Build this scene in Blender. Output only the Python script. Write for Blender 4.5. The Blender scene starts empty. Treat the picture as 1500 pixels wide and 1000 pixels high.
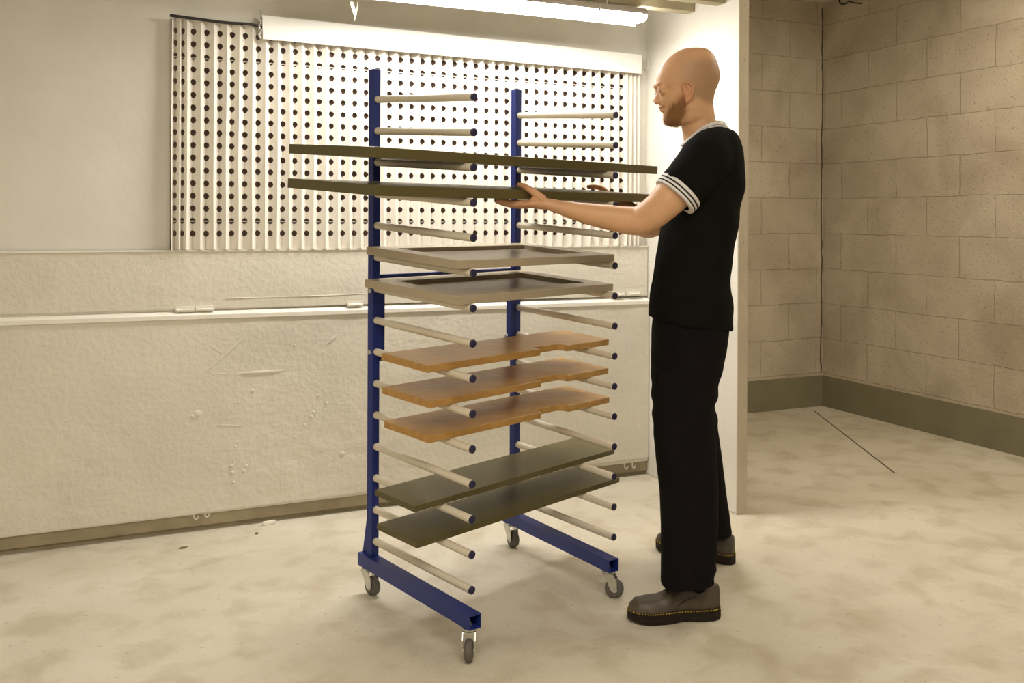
import bpy, bmesh, math, random
from mathutils import Vector, Matrix, noise
random.seed(7)
sc = bpy.context.scene
COL = sc.collection
# ------------------------------------------------------------------ camera
FPX, YH, ROLL, YAW, H = 1395.84, 318.7152, math.radians(.2597), math.radians(24.5146), 1.25
RT = Vector((math.cos(YAW), -math.sin(YAW), 0)); FW = Vector((math.sin(YAW), math.cos(YAW), 0)); UP = Vector((0, 0, 1))
CAM = Vector((0, 0, H))
cd = bpy.data.cameras.new('camera'); cam = bpy.data.objects.new('camera', cd); COL.objects.link(cam)
rx = RT*math.cos(ROLL) + UP*math.sin(ROLL); uy = UP*math.cos(ROLL) - RT*math.sin(ROLL)
cam.matrix_world = Matrix(((rx.x, uy.x, -FW.x, CAM.x), (rx.y, uy.y, -FW.y, CAM.y), (rx.z, uy.z, -FW.z, CAM.z), (0, 0, 0, 1)))
cd.sensor_width = 36; cd.lens = FPX/1500*36; cd.shift_y = -(500-YH)/1500; cd.clip_start = .05
sc.camera = cam
sc.view_settings.view_transform = 'Standard'; sc.view_settings.look = 'None'
sc.view_settings.exposure = 0.20; sc.view_settings.gamma = 1; sc.view_settings.use_curve_mapping = False
# ------------------------------------------------------------------ world and unseen fill lamps at the ceiling
w = bpy.data.worlds.new('world'); sc.world = w; w.use_nodes = True
w.node_tree.nodes['Background'].inputs[0].default_value = (1, .9, .75, 1); w.node_tree.nodes['Background'].inputs[1].default_value = .02
def area(name, loc, rot, sx, sy, power, col=(1, .87, .68)):
    l = bpy.data.lights.new(name, 'AREA'); l.shape = 'RECTANGLE'; l.size = sx; l.size_y = sy; l.energy = power; l.color = col
    o = bpy.data.objects.new(name, l); COL.objects.link(o); o.location = loc; o.rotation_euler = rot; return o
area('ceiling_fill', (0.3, .2, 2.62), (0, 0, 0), 2.4, 1.6, 60, (1, .92, .80))
area('ceiling_fill', (3.65, 2.7, 2.62), (0, 0, 0), .8, 1.4, 25, (1, .88, .70))  # added lamp, out of view, that brightens the alcove
TUBE_STRENGTH = 60
Yw = 3.99202
# ------------------------------------------------------------------ projection helpers (measurements of the room)
def ray(px, py):
    x = px-750; y = py-YH
    a = x*math.cos(ROLL)+y*math.sin(ROLL); b = -x*math.sin(ROLL)+y*math.cos(ROLL)
    return RT*(a/FPX)+FW-UP*(b/FPX)
def bd(px, py, d): return CAM+ray(px, py)*d
def bp(px, py, ax, c):
    r = ray(px, py); return CAM+r*((c-CAM[ax])/r[ax])
def proj(P):
    d = Vector(P)-CAM; f = d.dot(FW); u = FPX*d.dot(RT)/f; v = -FPX*d.z/f
    return 750+u*math.cos(ROLL)-v*math.sin(ROLL), YH+u*math.sin(ROLL)+v*math.cos(ROLL), f
# ------------------------------------------------------------------ materials
MATS = {}
def mat(name, col, rough=.6, metal=0, var=0, vscale=8, bump=0, bscale=60, spec=.5, col2=None, detail=6, coat=0):
    m = bpy.data.materials.new(name); m.use_nodes = True; MATS[name] = m
    nt = m.node_tree; b = nt.nodes['Principled BSDF']
    b.inputs['Base Color'].default_value = (*col, 1); b.inputs['Roughness'].default_value = rough
    b.inputs['Metallic'].default_value = metal; b.inputs['Specular IOR Level'].default_value = spec
    b.inputs['Coat Weight'].default_value = coat
    if var or bump:
        tc = nt.nodes.new('ShaderNodeTexCoord')
    if var:
        n = nt.nodes.new('ShaderNodeTexNoise'); n.inputs['Scale'].default_value = vscale; n.inputs['Detail'].default_value = detail
        nt.links.new(tc.outputs['Object'], n.inputs['Vector'])
        r = nt.nodes.new('ShaderNodeValToRGB'); c2 = col2 or tuple(c*(1-var) for c in col)
        r.color_ramp.elements[0].position = .3; r.color_ramp.elements[1].position = .7
        r.color_ramp.elements[0].color = (*c2, 1); r.color_ramp.elements[1].color = (*col, 1)
        nt.links.new(n.outputs['Fac'], r.inputs['Fac']); nt.links.new(r.outputs['Color'], b.inputs['Base Color'])
    if bump:
        n2 = nt.nodes.new('ShaderNodeTexNoise'); n2.inputs['Scale'].default_value = bscale; n2.inputs['Detail'].default_value = 5
        nt.links.new(tc.outputs['Object'], n2.inputs['Vector'])
        bu = nt.nodes.new('ShaderNodeBump'); bu.inputs['Strength'].default_value = bump; bu.inputs['Distance'].default_value = .01
        nt.links.new(n2.outputs['Fac'], bu.inputs['Height']); nt.links.new(bu.outputs['Normal'], b.inputs['Normal'])
    return m
CREAM = mat('cream_paint', (.81, .78, .70), .75, var=.10, vscale=3, bump=.15, bscale=25)
OVERSPRAY = mat('oversprayed_steel', (.78, .735, .625), .8, var=.14, vscale=1.8, bump=.32, bscale=45)
LEDGE = mat('white_ledge_paint', (.86, .83, .74), .6, bump=.2, bscale=40)
KICK = mat('dusty_kick_paint', (.40, .34, .22), .8, var=.3, vscale=7, bump=.3, bscale=30)
PAPER = mat('filter_paper', (.86, .81, .72), .85, var=.06, vscale=5)
KRAFT_SHADE = mat('shade_dark_kraft', (.17, .11, .08), .9)  # backing paper darkened so its colour carries the shade inside the holes
FLAPM = mat('white_board_paint', (.88, .86, .80), .5, var=.04, vscale=3)
BLUE = mat('blue_powder_coat', (.016, .032, .20), .38, bump=.05, bscale=300, spec=.35)
TUBE = mat('cream_plastic_sleeve', (.72, .65, .52), .42)
CAP = mat('dark_blue_plastic', (.018, .015, .06), .4)
ZINC = mat('zinc_plated_steel', (.62, .62, .58), .3, metal=.9)
RUBBER = mat('grey_rubber', (.115, .105, .09), .6)
OLIVE = mat('olive_paint', (.100, .082, .026), .36, bump=.04, bscale=120)
BEIGE = mat('beige_paint', (.44, .365, .255), .33, bump=.03, bscale=120)
BLACK = mat('black_cable', (.02, .018, .016), .6)
TIMBER = mat('pale_timber', (.46, .40, .26), .7, var=.2, vscale=6)
CHALK = mat('chalk_white', (.85, .80, .70), .8)
GREENB = mat('green_grey_paint', (.24, .22, .14), .7, var=.15, vscale=5, bump=.2, bscale=30)
PARTEND = mat('raw_board_edge', (.56, .49, .38), .8, var=.12, vscale=8, bump=.3, bscale=50)
SHIRT = mat('black_jersey', (.007, .0065, .006), .95, bump=.12, bscale=400, spec=.08)
TROUS = mat('black_twill', (.0075, .006, .0065), .95, bump=.12, bscale=500, spec=.1)
TRIMW = mat('white_rib_knit', (.72, .70, .68), .8); TRIMB = mat('black_rib_knit', (.015, .014, .014), .9)
LEATHER = mat('worn_grey_leather', (.098, .078, .056), .5, var=.45, vscale=18, bump=.15, bscale=60)
SOLE = mat('dark_rubber_sole', (.018, .013, .009), .6, spec=.2)
STITCH = mat('yellow_welt_thread', (.50, .33, .03), .7)
LACE = mat('black_lace', (.012, .011, .010), .8)
BEARD = mat('ginger_beard_hair', (.30, .135, .038), .7)
BROWH = mat('fair_brow_hair', (.33, .19, .08), .7)
EYEW = mat('eye_white', (.42, .34, .28), .5); IRIS = mat('iris_blue_grey', (.06, .07, .07), .6)
SILVER = mat('silver_chain', (.7, .7, .7), .25, metal=1)
GLOWH = mat('grey_lamp_housing', (.45, .42, .40), .5)
DEBRIS = mat('brown_debris', (.20, .14, .07), .9)

def emissive(name, col, s):
    m = bpy.data.materials.new(name); m.use_nodes = True; b = m.node_tree.nodes['Principled BSDF']
    b.inputs['Base Color'].default_value = (.9, .9, .9, 1); b.inputs['Emission Color'].default_value = (*col, 1); b.inputs['Emission Strength'].default_value = s
    return m
GLOW = emissive('lit_diffuser', (1, .96, .90), TUBE_STRENGTH)

def floor_mat():
    m = bpy.data.materials.new('worn_concrete'); m.use_nodes = True; nt = m.node_tree; b = nt.nodes['Principled BSDF']; N = nt.nodes; L_ = nt.links
    tc = N.new('ShaderNodeTexCoord')
    def noi(scale, det=8, dist=0):
        n = N.new('ShaderNodeTexNoise'); n.inputs['Scale'].default_value = scale; n.inputs['Detail'].default_value = det; n.inputs['Distortion'].default_value = dist
        L_.new(tc.outputs['Object'], n.inputs['Vector']); return n
    def ramp(n, p0, c0, p1, c1):
        r = N.new('ShaderNodeValToRGB'); e = r.color_ramp.elements
        e[0].position = p0; e[0].color = (*c0, 1); e[1].position = p1; e[1].color = (*c1, 1); L_.new(n.outputs['Fac'], r.inputs['Fac']); return r
    def mix(a, bb, fac, mode='MULTIPLY'):
        x = N.new('ShaderNodeMix'); x.data_type = 'RGBA'; x.blend_type = mode; x.inputs['Factor'].default_value = fac
        L_.new(a.outputs['Color'] if 'Color' in a.outputs else a.outputs['Result'], x.inputs['A']) if not hasattr(a, 'is_mix') else None
        return x
    a = ramp(noi(1.1, 12, .15), .36, (.57, .515, .405), .62, (.69, .64, .53))
    c = ramp(noi(6, 12, .3), .33, (.78, .74, .68), .52, (1, 1, 1))
    d = ramp(noi(55, 4), .27, (.55, .50, .44), .36, (1, 1, 1))
    def mul(x, y, f):
        k = N.new('ShaderNodeMixRGB'); k.blend_type = 'MULTIPLY'; k.inputs[0].default_value = f
        L_.new(x.outputs[0], k.inputs[1]); L_.new(y.outputs[0], k.inputs[2]); return k
    k = mul(mul(a, c, .75), d, .55)
    L_.new(k.outputs[0], b.inputs['Base Color']); b.inputs['Roughness'].default_value = .75; b.inputs['Specular IOR Level'].default_value = .3
    bu = N.new('ShaderNodeBump'); bu.inputs['Strength'].default_value = .35; bu.inputs['Distance'].default_value = .01
    L_.new(noi(28, 8).outputs['Fac'], bu.inputs['Height']); L_.new(bu.outputs['Normal'], b.inputs['Normal'])
    return m
def block_mat(name, axis, off):
    m = bpy.data.materials.new(name); m.use_nodes = True; nt = m.node_tree; b = nt.nodes['Principled BSDF']; N = nt.nodes; L_ = nt.links
    tc = N.new('ShaderNodeTexCoord'); sp = N.new('ShaderNodeSeparateXYZ'); cb = N.new('ShaderNodeCombineXYZ')
    L_.new(tc.outputs['Object'], sp.inputs[0])
    nz = N.new('ShaderNodeTexNoise'); nz.inputs['Scale'].default_value = 7; L_.new(tc.outputs['Object'], nz.inputs['Vector'])
    def madd(src, mul_, add_):
        k = N.new('ShaderNodeMath'); k.operation = 'MULTIPLY_ADD'; k.inputs[1].default_value = mul_; k.inputs[2].default_value = add_; L_.new(src, k.inputs[0]); return k
    def add2(p, q):
        k = N.new('ShaderNodeMath'); k.operation = 'ADD'; L_.new(p.outputs[0], k.inputs[0]); L_.new(q.outputs[0], k.inputs[1]); return k
    wob = madd(nz.outputs['Fac'], .02, -.01)
    L_.new(add2(madd(sp.outputs[axis], 1, off), wob).outputs[0], cb.inputs[0]); L_.new(add2(madd(sp.outputs['Z'], 1, .01), wob).outputs[0], cb.inputs[1])
    br = N.new('ShaderNodeTexBrick'); br.offset = .5
    for k, v in (('Scale', 1), ('Mortar Size', .0035), ('Mortar Smooth', .6), ('Brick Width', .46), ('Row Height', .2325), ('Bias', 0)): br.inputs[k].default_value = v
    br.inputs['Color1'].default_value = (.56, .49, .385, 1); br.inputs['Color2'].default_value = (.61, .54, .43, 1); br.inputs['Mortar'].default_value = (.44, .37, .28, 1)
    L_.new(cb.outputs[0], br.inputs['Vector'])
    n2 = N.new('ShaderNodeTexNoise'); n2.inputs['Scale'].default_value = 2.4; n2.inputs['Detail'].default_value = 9; n2.inputs['Distortion'].default_value = .7; L_.new(tc.outputs['Object'], n2.inputs['Vector'])
    r = N.new('ShaderNodeValToRGB'); r.color_ramp.elements[0].position = .32; r.color_ramp.elements[1].position = .62
    r.color_ramp.elements[0].color = (.70, .66, .62, 1); r.color_ramp.elements[1].color = (1, 1, 1, 1); L_.new(n2.outputs['Fac'], r.inputs[0])
    n3 = N.new('ShaderNodeTexNoise'); n3.inputs['Scale'].default_value = 70; n3.inputs['Detail'].default_value = 3; L_.new(tc.outputs['Object'], n3.inputs['Vector'])
    r3 = N.new('ShaderNodeValToRGB'); r3.color_ramp.elements[0].position = .30; r3.color_ramp.elements[1].position = .40
    r3.color_ramp.elements[0].color = (.6, .55, .5, 1); r3.color_ramp.elements[1].color = (1, 1, 1, 1); L_.new(n3.outputs['Fac'], r3.inputs[0])
    x = N.new('ShaderNodeMixRGB'); x.blend_type = 'MULTIPLY'; x.inputs[0].default_value = .8; L_.new(br.outputs['Color'], x.inputs[1]); L_.new(r.outputs[0], x.inputs[2])
    y = N.new('ShaderNodeMixRGB'); y.blend_type = 'MULTIPLY'; y.inputs[0].default_value = .6; L_.new(x.outputs[0], y.inputs[1]); L_.new(r3.outputs[0], y.inputs[2])
    L_.new(y.outputs[0], b.inputs['Base Color']); b.inputs['Roughness'].default_value = .85
    iv = madd(br.outputs['Fac'], -1, 1); ad = add2(madd(iv.outputs[0], .5, 0), madd(n3.outputs['Fac'], .5, 0))
    bu = N.new('ShaderNodeBump'); bu.inputs['Strength'].default_value = .5; bu.inputs['Distance'].default_value = .012; L_.new(ad.outputs[0], bu.inputs['Height']); L_.new(bu.outputs['Normal'], b.inputs['Normal'])
    return m
def wood_mat():
    m = bpy.data.materials.new('oiled_oak'); m.use_nodes = True; nt = m.node_tree; b = nt.nodes['Principled BSDF']; N = nt.nodes; L_ = nt.links
    tc = N.new('ShaderNodeTexCoord'); mp = N.new('ShaderNodeMapping'); mp.inputs['Rotation'].default_value = (0, 0, -math.radians(20.7)); mp.inputs['Scale'].default_value = (1.6, 22, 22)
    L_.new(tc.outputs['Object'], mp.inputs[0])
    n = N.new('ShaderNodeTexNoise'); n.inputs['Scale'].default_value = 2.5; n.inputs['Detail'].default_value = 8; n.inputs['Distortion'].default_value = .8; L_.new(mp.outputs[0], n.inputs['Vector'])
    r = N.new('ShaderNodeValToRGB'); e = r.color_ramp.elements
    e[0].position = .30; e[0].color = (.40, .212, .055, 1); e[1].position = .68; e[1].color = (.52, .295, .088, 1); L_.new(n.outputs['Fac'], r.inputs[0])
    L_.new(r.outputs[0], b.inputs['Base Color']); b.inputs['Roughness'].default_value = .33
    return m
def skin_mat():
    m = bpy.data.materials.new('skin'); m.use_nodes = True; nt = m.node_tree; b = nt.nodes['Principled BSDF']
    at = nt.nodes.new('ShaderNodeVertexColor'); at.layer_name = 'complexion'
    nt.links.new(at.outputs['Color'], b.inputs['Base Color']); b.inputs['Roughness'].default_value = .5
    b.inputs['Subsurface Weight'].default_value = .12; b.inputs['Subsurface Radius'].default_value = (.6, .25, .12); b.inputs['Subsurface Scale'].default_value = .02
    return m
CONCRETE = floor_mat(); WOOD = wood_mat(); SKIN = skin_mat()
BLOCKX = block_mat('painted_blockwork_back', 'X', .11); BLOCKY = block_mat('painted_blockwork_side', 'Y', .05)

# ------------------------------------------------------------------ object helpers
ORG = {}
def link(o, parent=None, org=(0, 0, 0)):
    COL.objects.link(o); org = Vector(org); ORG[o.name] = org
    if parent: o.parent = parent; o.location = org-ORG[parent.name]
    else: o.location = org
    return o
def tag(o, label=None, cat=None, group=None, kind=None):
    if label: o['label'] = label
    if cat: o['category'] = cat
    if group: o['group'] = group
    if kind: o['kind'] = kind
    return o
def empty(name, loc, label, cat, group=None):
    o = bpy.data.objects.new(name, None); o.empty_display_size = .05; link(o, None, loc); return tag(o, label, cat, group)
class MB:
    def __init__(s): s.v = []; s.f = []; s.mi = []
    def add(s, vs, fs, mi=0):
        n = len(s.v); s.v += [tuple(p) for p in vs]; s.f += [tuple(i+n for i in f) for f in fs]; s.mi += [mi]*len(fs); return s
    def hexa(s, b4, t4, mi=0):
        return s.add(list(b4)+list(t4), [(3, 2, 1, 0), (4, 5, 6, 7), (0, 1, 5, 4), (1, 2, 6, 5), (2, 3, 7, 6), (3, 0, 4, 7)], mi)
    def box(s, c, ax, ay, az, mi=0):        # centre and half-axis vectors
        c = Vector(c); ax, ay, az = Vector(ax), Vector(ay), Vector(az)
        return s.hexa([c-ax-ay-az, c+ax-ay-az, c+ax+ay-az, c-ax+ay-az], [c-ax-ay+az, c+ax-ay+az, c+ax+ay+az, c-ax+ay+az], mi)
    def abox(s, x0, x1, y0, y1, z0, z1, mi=0):
        return s.box(((x0+x1)/2, (y0+y1)/2, (z0+z1)/2), ((x1-x0)/2, 0, 0), (0, (y1-y0)/2, 0), (0, 0, (z1-z0)/2), mi)
    def prism(s, poly, ext, mi=0):          # polygon of points extruded by a vector
        n = len(poly); e = Vector(ext); P = [Vector(p) for p in poly]
        return s.add(P+[p+e for p in P], [tuple(range(n))[::-1], tuple(range(n, 2*n))]+[(i, (i+1) % n, n+(i+1) % n, n+i) for i in range(n)], mi)
    def loft(s, rings, cap=True, mi=0):
        k = len(rings[0]); n0 = len(rings); vs = [p for r in rings for p in r]; fs = []
        for i in range(n0-1):
            for j in range(k): fs.append((i*k+j, i*k+(j+1) % k, (i+1)*k+(j+1) % k, (i+1)*k+j))
        if cap: fs += [tuple(range(k))[::-1], tuple(range((n0-1)*k, n0*k))]
        return s.add(vs, fs, mi)
    def tube(s, pts, rad, k=16, up=None, sub=1, mi=0, cap=True):   # rad: r or (r_side, r_up)
        pts = [Vector(p) for p in pts]; rad = [(r if isinstance(r, tuple) else (r, r)) for r in (rad if isinstance(rad, (list, tuple)) and len(rad) == len(pts) else [rad]*len(pts))]
        if sub > 1 and len(pts) > 2:
            P, Rr = [], []
            n = len(pts)
            for i in range(n-1):
                p0, p1, p2, p3 = pts[max(i-1, 0)], pts[i], pts[i+1], pts[min(i+2, n-1)]
                for q in range(sub):
                    t = q/sub
                    P.append(.5*((2*p1)+(p2-p0)*t+(2*p0-5*p1+4*p2-p3)*t*t+(3*p1-p0-3*p2+p3)*t**3))
                    tt = t*t*(3-2*t); Rr.append(tuple(rad[i][m]*(1-tt)+rad[i+1][m]*tt for m in (0, 1)))
            P.append(pts[-1]); Rr.append(rad[-1]); pts, rad = P, Rr
        rings = []; ref = Vector(up) if up else None
        for i, p in enumerate(pts):
            t = (pts[min(i+1, len(pts)-1)]-pts[max(i-1, 0)]).normalized()
            if ref is None:
                ref = Vector((0, 0, 1)) if abs(t.z) < .9 else Vector((1, 0, 0))
            u = (ref-t*ref.dot(t)).normalized(); sd = t.cross(u)
            if up is None: ref = u
            rings.append([p+sd*math.cos(a)*rad[i][0]+u*math.sin(a)*rad[i][1] for a in [2*math.pi*j/k for j in range(k)]])
        return s.loft(rings, cap, mi)
    def ell(s, c, ax, ay, az, n=14, m=10, mi=0):    # ellipsoid with axis vectors
        c = Vector(c); ax, ay, az = Vector(ax), Vector(ay), Vector(az); rings = []
        for i in range(m+1):
            ph = math.pi*(i/m)*.96+.02*math.pi
            rings.append([c+az*math.cos(ph)+(ax*math.cos(2*math.pi*j/n)+ay*math.sin(2*math.pi*j/n))*math.sin(ph) for j in range(n)])
        return s.loft(rings, True, mi)
    def lathe(s, c, axis, prof, k=24, mi=0):        # prof: (distance along axis, radius)
        c = Vector(c); t = Vector(axis).normalized(); u = t.orthogonal().normalized(); v = t.cross(u)
        return s.loft([[c+t*h+(u*math.cos(2*math.pi*j/k)+v*math.sin(2*math.pi*j/k))*r for j in range(k)] for h, r in prof], True, mi)
    def build(s, name, mats, parent=None, org=None, smooth=False, bevel=0, seg=2, recalc=True):
        me = bpy.data.meshes.new(name)
        o_ = Vector(org) if org is not None else (ORG[parent.name] if parent else Vector((0, 0, 0)))
        me.from_pydata([Vector(p)-o_ for p in s.v], [], s.f)
        for i, p in enumerate(me.polygons): p.material_index = s.mi[i]
        if recalc or bevel:
            bm = bmesh.new(); bm.from_mesh(me)
            if bevel:
                bmesh.ops.remove_doubles(bm, verts=bm.verts, dist=1e-6)
                es = [e for e in bm.edges if len(e.link_faces) == 2 and e.calc_face_angle(0) > .6]
                bmesh.ops.bevel(bm, geom=es, offset=bevel, segments=seg, affect='EDGES', profile=.5)
            bmesh.ops.recalc_face_normals(bm, faces=bm.faces); bm.to_mesh(me); bm.free()
        for m_ in (mats if isinstance(mats, (list, tuple)) else [mats]): me.materials.append(m_)
        if smooth:
            for p in me.polygons: p.use_smooth = True
        return link(bpy.data.objects.new(name, me), parent, o_)
def struct(o): return tag(o, kind='structure')

# ------------------------------------------------------------------ room shell
XL, XR, YF, YB, ZC = -1.6, 4.546, -2.2, 4.9456, 2.70
Xp, Tp, Yp = 2.540, .046, Yw-.73
struct(MB().abox(XL-.1, XR+.1, YF-.1, YB+.1, -.1, 0).build('floor', CONCRETE))
struct(MB().abox(XL-.1, XR+.1, YF-.1, YB+.1, ZC, ZC+.1).build('ceiling', CREAM))
struct(MB().abox(XL-.1, Xp+.01, Yw, Yw+.1, 0, ZC).build('wall_back', CREAM))
pw = struct(MB().abox(Xp, Xp+Tp, Yp+.004, YB, 0, ZC).build('wall_partition', CREAM, bevel=.004))
MB().abox(Xp-.002, Xp+Tp+.002, Yp, Yp+.006, 0, ZC).build('end_strip', PARTEND, pw)
s_ = MB()
for z in (.35, .75, 1.15, 1.42, 1.68, 1.92, 2.15): s_.lathe((Xp+Tp*.55, Yp-.001, z), (0, 1, 0), [(0, .0025), (.002, .0025)], 8)
s_.build('screw_heads', KICK, pw)
struct(MB().abox(Xp+Tp, XR+.1, YB, YB+.1, 0, ZC).build('wall_alcove', BLOCKX))
struct(MB().abox(XR, XR+.1, YF-.1, YB+.1, 0, ZC).build('wall_right', BLOCKY))
struct(MB().abox(XL-.1, XL, YF-.1, YB+.1, 0, ZC).build('wall_left', CREAM))
struct(MB().abox(XL-.1, XR+.1, YF-.1, YF, 0, ZC).build('wall_front', CREAM))
struct(MB().abox(Xp+Tp, XR-.004, YB-.004, YB, 0, .205).build('baseboard_back', GREENB))
struct(MB().abox(XR-.004, XR, YF, YB-.004, 0, .205).build('baseboard_right', GREENB))
# jagged dark strip drawing the crack down the blockwork corner
cr = MB(); lft = []; rgt = []
z = .22
while z < ZC-.02:
    o1 = .012*noise.noise((z*4, 1.3, 0))+.006*noise.noise((z*17, 5, 0)); wd = .0035+.003*abs(noise.noise((z*9, 2, 4)))
    lft.append(Vector((XR-.012+o1-wd, YB-.0035, z))); rgt.append(Vector((XR-.012+o1+wd, YB-.0035, z))); z += .022
n = len(lft); cr.add(lft+rgt+[p+Vector((0, .003, 0)) for p in lft+rgt], [(i, n+i, n+i+1, i+1) for i in range(n-1)]+[(2*n+i, 2*n+i+1, 3*n+i+1, 3*n+i) for i in range(n-1)]+[(i, i+1, 2*n+i+1, 2*n+i) for i in range(n-1)]+[(n+i, 3*n+i, 3*n+i+1, n+i+1) for i in range(n-1)])
struct(cr.build('trim_1', mat('crack_dark', (.10, .075, .05), .9)))
# floor joint in the alcove
a_, b_ = bp(1193, 602, 2, 0), bp(1250, 646, 2, 0); dj = (b_-a_); sd = Vector((dj.y, -dj.x, 0)).normalized()*.004
struct(MB().prism([a_-sd, a_+sd, b_+dj*.8+sd, b_+dj*.8-sd], (0, 0, .0012)).build('trim_2', mat('joint_dirt', (.10, .08, .06), .9)))

# timber battens under the booth roof
for (px, py, yy, hh, lab) in ((1018, 17.5, Yp+.30, .055, 'pale timber batten across the top just right of the strip light, the lower of two'), (1063, 5, Yp+.07, .05, 'timber batten at the top edge ending above the bald man, the upper of two')):
    q = bp(px, py, 0, Xp); yy = q.y
    tag(MB().abox(XL, Xp-.001, yy-.0, yy+.06, q.z, q.z+hh).build('timber_batten', TIMBER, org=(Xp-.5, yy, q.z), bevel=.003), lab, 'timber batten', 'battens under the booth roof')

# ------------------------------------------------------------------ strip light
yl = Yw-.41; zl = bp(942, 31, 1, yl-.04).z; x1 = 2.262; x0 = x1-1.5
L = empty('strip_light', ((x0+x1)/2, yl, zl), 'glowing strip light hanging at the top above the white board', 'strip light')
body = [(yl-.052, zl+.030), (yl-.052, zl+.040), (yl-.035, zl+.058), (yl+.035, zl+.058), (yl+.052, zl+.040), (yl+.052, zl+.030)]
MB().prism([(x0+.005, y, zz) for y, zz in body], (1.49, 0, 0)).abox(x0+.004, x1-.006, yl+.0515, yl+.054, zl-.004, zl+.03).build('housing', GLOWH, L)  # hidden wall-side lip added to keep light off the upper wall
df = [(yl+.049, zl+.034), (yl+.049, zl+.018), (yl+.040, zl+.005), (yl+.02, zl), (yl-.02, zl), (yl-.040, zl+.005), (yl-.049, zl+.018), (yl-.049, zl+.034)]
d_ = MB(); cy, cz = yl, zl+.03; d_.loft([[(x, cy+(y-cy)*k, cz+(zz-cz)*k) for y, zz in df] for x, k in ((x0, .8), (x0+.02, 1), (x1-.03, 1), (x1-.01, .93), (x1, .75))])
d_.build('diffuser', GLOW, L, smooth=False)
for xx in (x0+.25, x1-.25, x1-.03):
    MB().abox(xx-.006, xx+.006, yl-.056, yl-.050, zl+.022, zl+.046).build('clip', GLOWH, L)
for xx in (x0+.2, x1-.2): MB().tube([(xx, yl-.03, zl+.05), (xx, yl-.03, ZC)], .006, 8).build('drop_rod', GLOWH, L)

# ------------------------------------------------------------------ filter wall of the spray booth
yf, yv = Yw-.045, Yw-.014
xa, xb = bp(251, 200, 1, yf).x, bp(937, 240, 1, yf).x
zt, zb = 2.031, 1.117
FL = empty('paper_filter', ((xa+xb)/2, Yw-.03, zb), 'cream pleated paper filter with rows of dark round holes on the back wall', 'filter')
ridges = [xa, xa+.030, xa+.058]
while ridges[-1] < xb-.075: ridges.append(ridges[-1]+.0505*(1+.10*noise.noise((ridges[-1]*9, 3, 1))))
ridges += [xb-.045, xb-.022, xb-.002]
rh = .0501; nrow = 17; fm = MB()
for i in range(len(ridges)-1):
    ra, rb = ridges[i], ridges[i+1]; vx = (ra+rb)/2+.003*noise.noise((ra*20, 0, 7)); hasholes = (rb-ra) > .024 and i < len(ridges)-4
    for side, rx_ in ((0, ra), (1, rb)):
        def P(s, zz):       # s: 0 valley, 1 ridge
            jx = .0025*noise.noise((rx_*11, zz*3, 2))*s; jy = .004*noise.noise((rx_*13, zz*2.5, 5))
            return Vector((vx+(rx_-vx)*s+jx, yv+(yf-yv)*s+jy*(.4+s*.6), zz))
        wd = math.hypot(rx_-vx, yf-yv); sr = min(.66, .0165/wd); zr = .0122
        for r in range(nrow):
            zc = zb+.039+rh*(r+.5); z0, z1 = zc-rh/2, zc+rh/2
            if r == 0: z0 = zb
            if r == nrow-1: z1 = zt
            if not hasholes:
                fm.add([P(0, z0), P(1, z0), P(1, z1), P(0, z1)], [(0, 1, 2, 3)]); continue
            zc += .0022*noise.noise((rx_*7, zc*5, 9)); K = 8
            inner = [P(sr*math.cos(t), zc+zr*math.sin(t)) for t in [-math.pi/2+math.pi*k/K for k in range(K+1)]]
            outer = [P(0, z0), P(.5, z0), P(1, z0), P(1, (z0*2+zc)/3), P(1, zc), P(1, (z1*2+zc)/3), P(1, z1), P(.5, z1), P(0, z1)]
            fm.add(inner+outer, [(k, K+1+k, K+2+k, k+1) for k in range(K)])
fm.build('pleated_front', PAPER, FL)
bk = MB(); xs = [(ridges[i]+ridges[i+1])/2 for i in range(len(ridges)-1)]
for i in range(len(ridges)-1):
    bk.add([(ridges[i], yv+.010, zb), (ridges[i+1], yv+.010, zb), (ridges[i+1], yv+.010, zt), (ridges[i], yv+.010, zt)], [(0, 1, 2, 3)])
bk.build('backing_sheet', KRAFT_SHADE, FL)
for zz in (zb+.039+rh*1.48, zb+.039+rh*(nrow-2.55)):
    MB().abox(xa+.01, xb-.05, yv+.002, yv+.005, zz-.0025, zz+.0025).build('support_tape', CHALK, FL)
# crumpled right edge of the filter
ce = MB(); prev = None; vs = []; zz = zb+.02
while zz < 1.93:
    vs += [(xb-.003, yf+.004, zz), (xb+.010+.010*noise.noise((zz*14, 3, 3)), yf+.012+.008*noise.noise((zz*9, 1, 3)), zz), (xb-.002, Yw-.004, zz)]; zz += .018
m_ = len(vs)//3
ce.add(vs, [(3*i+j, 3*i+j+1, 3*i+j+4, 3*i+j+3) for i in range(m_-1) for j in (0, 1)]); ce.build('crumpled_edge', PAPER, FL)

# white board over the top of the filter
q = [bp(385, 57, 1, Yw-.062), bp(940, 108, 1, Yw-.062), bp(941, 80, 1, Yw-.062), bp(384, 22, 1, Yw-.062)]
fl = MB().prism(q, (0, .012, 0)); tp = MB()
fl.hexa([q[3]+Vector((0, .012, -.004)), q[2]+Vector((0, .012, -.004)), q[2]+Vector((0, .060, -.004)), q[3]+Vector((0, .060, -.004))], [q[3]+Vector((0, .012, 0)), q[2]+Vector((0, .012, 0)), q[2]+Vector((0, .060, 0)), q[3]+Vector((0, .060, 0))])
tag(fl.build('pelmet_board', FLAPM, org=q[0], bevel=.002), 'long white board fixed over the top of the paper filter', 'board')
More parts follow.
